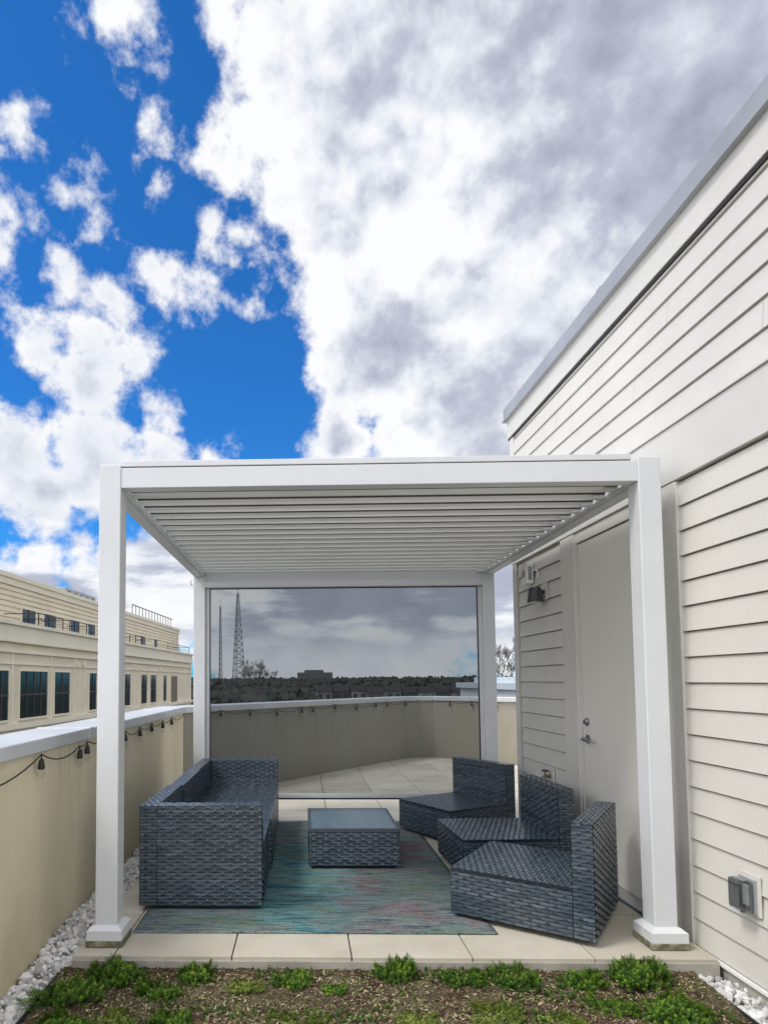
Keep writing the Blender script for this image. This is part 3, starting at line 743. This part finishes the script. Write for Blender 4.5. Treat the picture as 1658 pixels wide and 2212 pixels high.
def onroof(pa,pb,off,z0,z1,name,lab,cat,mat,fence=False):
    a,b=ny(pa,off),ny(pb,off)
    t=thing(name,lab,cat); t.location=NO; t.rotation_euler=(0,0,th)
    if not fence:
        m=MB(); m.box(off-3,off,a,b,z0,z1); m.build('casing',mat,t,bevel=.05)
        m=MB()
        for k in range(5): yy=a+(b-a)*(k+.5)/5; m.box(off,off+.03,yy-.15*(b-a)/5,yy+.15*(b-a)/5,z0+.2,z1-.2)
        m.build('grille',railm,t)
        m=MB(); m.tube([(off-1,a-.6,z0),(off-1,a-.6,z1-.1),(off-1,a+.1,z1-.3)],.25,10); m.build('duct',mat,t)
    else:
        m=MB(); y=a
        while y<b: m.box(off-.02,off+.02,y-.025,y+.025,z0,z1); y+=.9
        m.box(off-.03,off+.03,a,b,z1-.06,z1); m.box(off-.02,off+.02,a,b,z0+.3,z0+.36); m.build('bar_panel',mat,t)
        m=MB(); m.box(off-3,off-1.2,a+3,b-4,z0,z1-.5); m.build('casing',farmetal,t)
onroof(140,205,-4,6.2,7.25,'rooftop_unit','grey rooftop air handling unit left of the front post','rooftop unit',farmetal)
onroof(285,372,-3.4,6.2,7.5,'rooftop_fence','dark open rooftop railing around grey equipment at the far end of the apartment block','fence',railm,True)

# ------------------------------------------------ far land
m=MB(); m.add([(-5000,-3000,-14),(5000,-3000,-14),(5000,8000,-14),(-5000,8000,-14)],[(0,1,2,3)]); struct(m.build('ground',landm))
m=MB(); random.seed(3)
for _ in range(3000):
    y=random.uniform(110,900); a=random.uniform(-.20,.42); x=y*a
    if 190<y<225 and .02<a<.30: continue
    if y<=190: hgt=random.uniform(6,9.5)
    elif y<330: hgt=random.uniform(10.5,13.5)
    else: hgt=random.uniform(12.0,14.5)+ (y/900)*random.uniform(4,8)
    w=random.uniform(4,7.5); tone=random.random()
    for k in range(7):
        an=random.random()*6.3; rr=w*random.random()*.6; s=w*random.uniform(.35,.55)
        c=V((x+rr*math.cos(an),y+rr*math.sin(an),-14+hgt*random.uniform(.55,1)-s))
        vs=[c+V(p)*s*random.uniform(.6,1.25) for p in((1,0,0),(0,1,0),(-1,0,0),(0,-1,0),(0,0,1),(0,0,-1),(.6,.6,.5),(-.6,.5,.6),(.5,-.6,.6),(-.6,-.6,.4))]
        m.add(vs,[(0,6,4),(6,1,4),(1,7,4),(7,2,4),(2,9,4),(9,3,4),(3,8,4),(8,0,4),(0,1,6),(1,2,7),(2,3,9),(3,0,8),(0,3,5),(3,2,5),(2,1,5),(1,0,5)],min(1,max(0,tone+random.uniform(-.2,.2))))
tag(m.build('woodland',forestm),'dark band of distant woodland along the horizon behind the screen','woodland',kind='stuff')
random.seed(5)
cols=[(.14,.14,.14),(.06,.055,.05),(.20,.195,.19),(.09,.08,.07)]
tl=['grey','dark brown','pale','brown']
hm=[M('house_wall_'+tl[i].replace(' ','_'),c,.8,.1,.2) for i,c in enumerate(cols)]; hr=M('house_roof',(.03,.03,.035),.9,.1,.2,spec=.1)
hw_=glassm('house_glass',(.02,.025,.03))
for k,px in enumerate((700,737,775,812,850,888,925,962,1000)):
    y=205+random.uniform(-6,6); p=onY(px,1470,y); w=5.0
    z0,zt=-14,-2.6+random.uniform(-.3,.5); i=k%4
    nth=['first','second','third','fourth','fifth','sixth','seventh','eighth','ninth'][k]
    t=thing('town_house','%s distant %s townhouse counted from the left behind the mesh screen'%(nth,tl[i]),'house',(p.x,y,z0),0,'distant row of townhouses')
    h=zt-z0
    m=MB(); m.box(-w/2,w/2,0,9,0,h); m.build('wall',hm[i],t)
    m=MB(); m.extr([(-.3,h),(9.3,h),(4.5,h+2.0)],'x',-w/2-.2,w/2+.2); m.build('roof',hr,t)
    for zz in (h-2.4,h-5.4):
        for xx in(-1.3,1.3):
            m=MB(); m.box(xx-.6,xx+.6,-.06,-.01,zz,zz+1.5); m.build('window',hw_,t)
p0=onY(642,1470,520); p1=onY(718,1470,520)
t=thing('office_block','low flat roofed block on the horizon above the treeline','building',(p0.x,520,-14)); w=p1.x-p0.x; h=14+1.41+8.6
m=MB(); m.box(0,w,0,20,0,h-2); m.box(w*.2,w*.75,2,15,h-2,h); m.build('wall',M('block_wall',(.07,.068,.068),.8,.1,.1),t)
for f_ in range(5):
    for q in range(7):
        m=MB(); x=w*(q+.2)/7; m.box(x,x+w*.09,-.15,-.02,h-4.5-f_*3.2,h-3-f_*3.2); m.build('window',hw_,t)
t=thing('low_roof_building','pale flat roofed building beyond the gap right of the rear post','building',(14.2,42,-14))
m=MB(); m.box(0,30,0,16,0,14.7); m.build('wall',M('pale_cladding',(.55,.56,.58),.6,.1,.4),t)
m=MB(); m.box(-.3,30,-.3,16.3,14.7,15.15); m.box(1,29,1.5,15,15.15,15.6); m.build('roof',capm,t)
m=MB(); m.box(-.05,30,-.08,0,12.6,12.9); m.build('ledge',farmetal,t)
m=MB(); m.box(-.05,30,-.08,0,13.6,13.9); m.build('ledge',farmetal,t)
def tower(px,y,top_py,wb,wt,label,r):
    p=onY(px,1470,y); zt=onY(px,top_py,y).z; t=thing('lattice_tower',label,'tower',(p.x,y,-14)); h=zt+14
    for k in range(3):
        a=k*2*PI/3+.4; m=MB(); m.tube([(wb*math.cos(a),wb*math.sin(a),0),(wt*math.cos(a),wt*math.sin(a),h)],r,5,r*.6); m.build('leg',towerm,t)
    m=MB(); N=16
    def pt(k,f): a=k*2*PI/3+.4; w=wb+(wt-wb)*f; return V((w*math.cos(a),w*math.sin(a),h*f))
    for i in range(N):
        f0=i/N; f1=(i+1)/N
        for k in range(3):
            m.tube([pt(k,f0),pt((k+1)%3,f1)],r*.5,4,cap=False); m.tube([pt((k+1)%3,f0),pt(k,f1)],r*.5,4,cap=False); m.tube([pt(k,f1),pt((k+1)%3,f1)],r*.5,4,cap=False)
    m.build('bracing',towerm,t)
    m=MB(); m.tube([(0,0,h),(0,0,h+8)],r*.6,5); m.build('antenna',towerm,t)
tower(514,650,1282,9,1.2,'taller tapering lattice mast left of centre through the screen',.42)
tower(476,700,1310,2.4,1.0,'slimmer lattice mast to the left of the taller one',.34)
def bare(px,y,toppy,spread,label,seed,L0):
    random.seed(seed); p=onY(px,1470,y); h=onY(px,toppy,y).z+14
    t=thing('bare_tree',label,'tree',(p.x,y,-14)); tr=MB(); tr.tube([(0,0,0),(.2,0,h*.35),(.1,.1,h*.66)],.34,8,.2); tr.build('trunk',bark,t)
    cr=MB()
    def br(a,d,L,r,dep):
        mid=a+d*L*.5+V((random.uniform(-1,1),random.uniform(-1,1),random.uniform(-.5,.5)))*L*.08; b=a+d*L
        cr.tube([a,mid,b],r,4,r*.6,cap=False)
        if dep==0: return
        for _ in range(3):
            nd=(d+V((random.uniform(-1,1),random.uniform(-1,1),random.uniform(-.25,.75)))*.7).normalized(); br(a.lerp(b,random.uniform(.55,1)),nd,L*random.uniform(.6,.8),max(.018,r*.52),dep-1)
    for q in range(5):
        a=q*1.3; br(V((.1,.1,h*(.58+.02*q))),V((math.cos(a)*spread,math.sin(a)*spread,1)).normalized(),h*L0,.11,5)
    cr.build('crown',bark,t)
bare(552,120,1400,.8,'leafless spreading tree right of the masts through the screen',11,.112)
bare(1092,95,1378,.6,'leafless tree seen in the gap between rear post and building',21,.13)

# ------------------------------------------------ world: nishita sky with clouds
w=bpy.data.worlds.new('World'); S.world=w; w.use_nodes=True; nt=NT(w.node_tree)
try:
    w.cycles.sampling_method='MANUAL'; w.cycles.sample_map_resolution=512
except Exception: pass
out=nt.n('ShaderNodeOutputWorld'); bg=nt.n('ShaderNodeBackground'); nt.t.links.new(bg.outputs[0],out.inputs[0])
SUN_EL=math.radians(52); sund=V((-.85,-.40,0)).normalized()
sky=nt.n('ShaderNodeTexSky'); sky.sky_type='NISHITA'; sky.sun_disc=False; sky.sun_elevation=SUN_EL
sky.sun_rotation=math.atan2(sund.x,sund.y); sky.air_density=1.0; sky.dust_density=.3; sky.ozone_density=2.5
dirn=nt.vm('NORMALIZE',nt.n('ShaderNodeTexCoord').outputs['Generated'])
sx=nt.n('ShaderNodeSeparateXYZ'); nt.put(sx.inputs[0],dirn); DX,DY,DZ=sx.outputs
wn=nt.n('ShaderNodeTexNoise'); nt.put(wn.inputs['Vector'],dirn); wn.inputs['Scale'].default_value=10; wn.inputs['Detail'].default_value=2
warp=nt.vm('SCALE',nt.vm('SUBTRACT',wn.outputs['Color'],(.5,.5,.5)),scale=.05)
dw=nt.vm('ADD',dirn,warp)
def field(blobs,vec,extra=()):
    F=None
    L=[]
    for (px,py,r) in blobs:
        c=ray(px,py); L.append((c,((ray(px+r,py)-c).length+(ray(px,py+r)-c).length)/2))
    for c,rr in L+list(extra):
        v=nt.math('SUBTRACT',rr,nt.vm('DISTANCE',vec,tuple(c)))
        F=v if F is None else nt.math('MAXIMUM',F,v)
    return F
big=[(1300,120,640),(1350,640,530),(850,230,390),(600,110,165),(550,290,125),(480,370,60),(740,480,175),(600,440,60),(880,700,255),(690,650,100),(1000,880,225),(500,40,90),(1080,960,165),(1600,1000,450),(740,950,92),(830,940,80),
(200,820,120),(100,765,82),(290,790,70),(345,880,78),(30,960,125),(200,990,135),(360,1010,88),(80,1060,98),(450,1000,62),(60,1270,110),(190,1240,75),(330,1270,150),(740,1340,330),(1090,1300,190),
(250,40,74),(190,85,42),(300,28,40),(355,165,28),(275,215,44),(320,255,50),(360,290,42),(40,280,62),(10,330,50),(100,300,32),(20,420,44),(195,335,32),(120,385,36),(165,415,24),(285,380,37),(325,415,38),(350,445,22),(215,490,56),(260,520,44),(155,575,54),(125,610,40),(235,635,58),(330,565,54),(385,590,56),(425,640,34),(455,490,46),(515,515,48),(545,580,42),(10,560,50),(30,600,32),(520,650,28),(80,510,30)]
extra=[(V((0,-.85,.5)),1.15),(V((-.93,-.2,.3)),.80),(V((.1,.1,1)),.45),(V((.95,.0,.3)),.8)]  # unseen clouds added behind, beside and overhead for whiter fill light
F=field(big,dw,extra)
n1=nt.noise(dirn,15,9,.60)
t=nt.math('ADD',nt.math('DIVIDE',F,.034),nt.math('MULTIPLY',nt.math('SUBTRACT',n1,.5),5.4))
alpha=nt.mr(t,-.25,.95,0,1,True)
core=nt.mr(t,.55,3.0,0,1,True)
lowN=nt.noise(dirn,3.6,4,.5)
midN=nt.noise(dirn,9,6,.55)
dark=[(800,220,170),(1500,330,230),(1250,60,210),(850,785,95),(1010,880,120),(190,840,80),(330,905,50),(80,1000,45),(240,1050,50),(1500,720,220),(690,330,90),(1230,800,150),(640,80,70),(1180,330,90)]
Dk=nt.mr(nt.math('ADD',field(dark,dirn,[(V((0,-.85,.5)),.2)]),nt.math('ADD',nt.math('MULTIPLY',nt.math('SUBTRACT',lowN,.5),.55),nt.math('MULTIPLY',nt.math('SUBTRACT',midN,.5),.5))),-.14,.16,0,1,True)
brt=[(950,430,130),(900,540,110),(640,640,90),(700,720,60),(530,270,60),(780,640,70),(1020,300,60),(880,960,60),(1120,640,60),(640,180,50)]
Bt=nt.mr(nt.math('ADD',field(brt,dirn),nt.math('MULTIPLY',nt.math('SUBTRACT',midN,.5),.55)),-.13,.07,0,1,True)
nB=nt.noise(nt.vm('ADD',dirn,(.012,.0,-.026)),9,6,.55)
rel=nt.math('MULTIPLY',nt.math('SUBTRACT',midN,nB),1.15)
hz=nt.mr(DZ,.30,.14,0,1,True)
band=nt.noise(nt.mapping(dirn,(2.6,2.6,10)),1.8,6,.58)
bandv=nt.math('MULTIPLY',nt.mr(band,.42,.60,-.05,.38,True),hz)
bandv=nt.math('MULTIPLY',bandv,nt.mr(DZ,.02,.11,.0,1,True))
inv=nt.math('SUBTRACT',1.0,nt.math('MULTIPLY',hz,.85))
br=nt.math('SUBTRACT',.95,nt.math('MULTIPLY',nt.math('MULTIPLY',core,nt.mr(Dk,0,1,.24,.46)),inv))
br=nt.math('ADD',br,nt.math('MULTIPLY',nt.math('MULTIPLY',rel,nt.mr(core,0,1,.3,1)),inv))
br=nt.math('ADD',br,nt.math('MULTIPLY',Bt,.30))
br=nt.math('SUBTRACT',br,bandv)
br=nt.math('ADD',br,nt.math('MULTIPLY',nt.math('SUBTRACT',n1,.5),.34),clamp=True)
ccol=nt.ramp(br,[(0,(.18,.20,.26)),(.35,(.335,.36,.455)),(.65,(.54,.575,.69)),(.88,(.84,.87,.935)),(1,(.98,.985,1))])
skyc=nt.vm('MULTIPLY',sky.outputs[0],(.20,.84,1.50))
skyc=nt.vm('SCALE',skyc,scale=.115)
fin=nt.mix(alpha,skyc,ccol)
back=nt.mr(DY,.20,-.45,0,.75,True); zen=nt.mr(DZ,.80,.95,0,1,True); lf=nt.mr(DX,-.55,-.85,0,1,True)
lit=nt.math('MAXIMUM',nt.math('MAXIMUM',back,zen),lf)
fin=nt.mix(lit,fin,nt.vm('MULTIPLY',fin,(2.9,2.8,2.62)))  # out-of-view sky behind, overhead and left brightened to light the scene
fin=nt.vm('SCALE',fin,scale=10.0)
nt.put(bg.inputs[0],fin); bg.inputs[1].default_value=.10
sl=bpy.data.lights.new('sun','SUN'); sl.energy=2.1; sl.angle=math.radians(15); sl.color=(1,.955,.88)
so2=bpy.data.objects.new('sun',sl); COL.objects.link(so2)
sd=V((sund.x*math.cos(SUN_EL),sund.y*math.cos(SUN_EL),math.sin(SUN_EL)))
so2.rotation_euler=sd.to_track_quat('Z','Y').to_euler(); so2.location=(0,0,30)
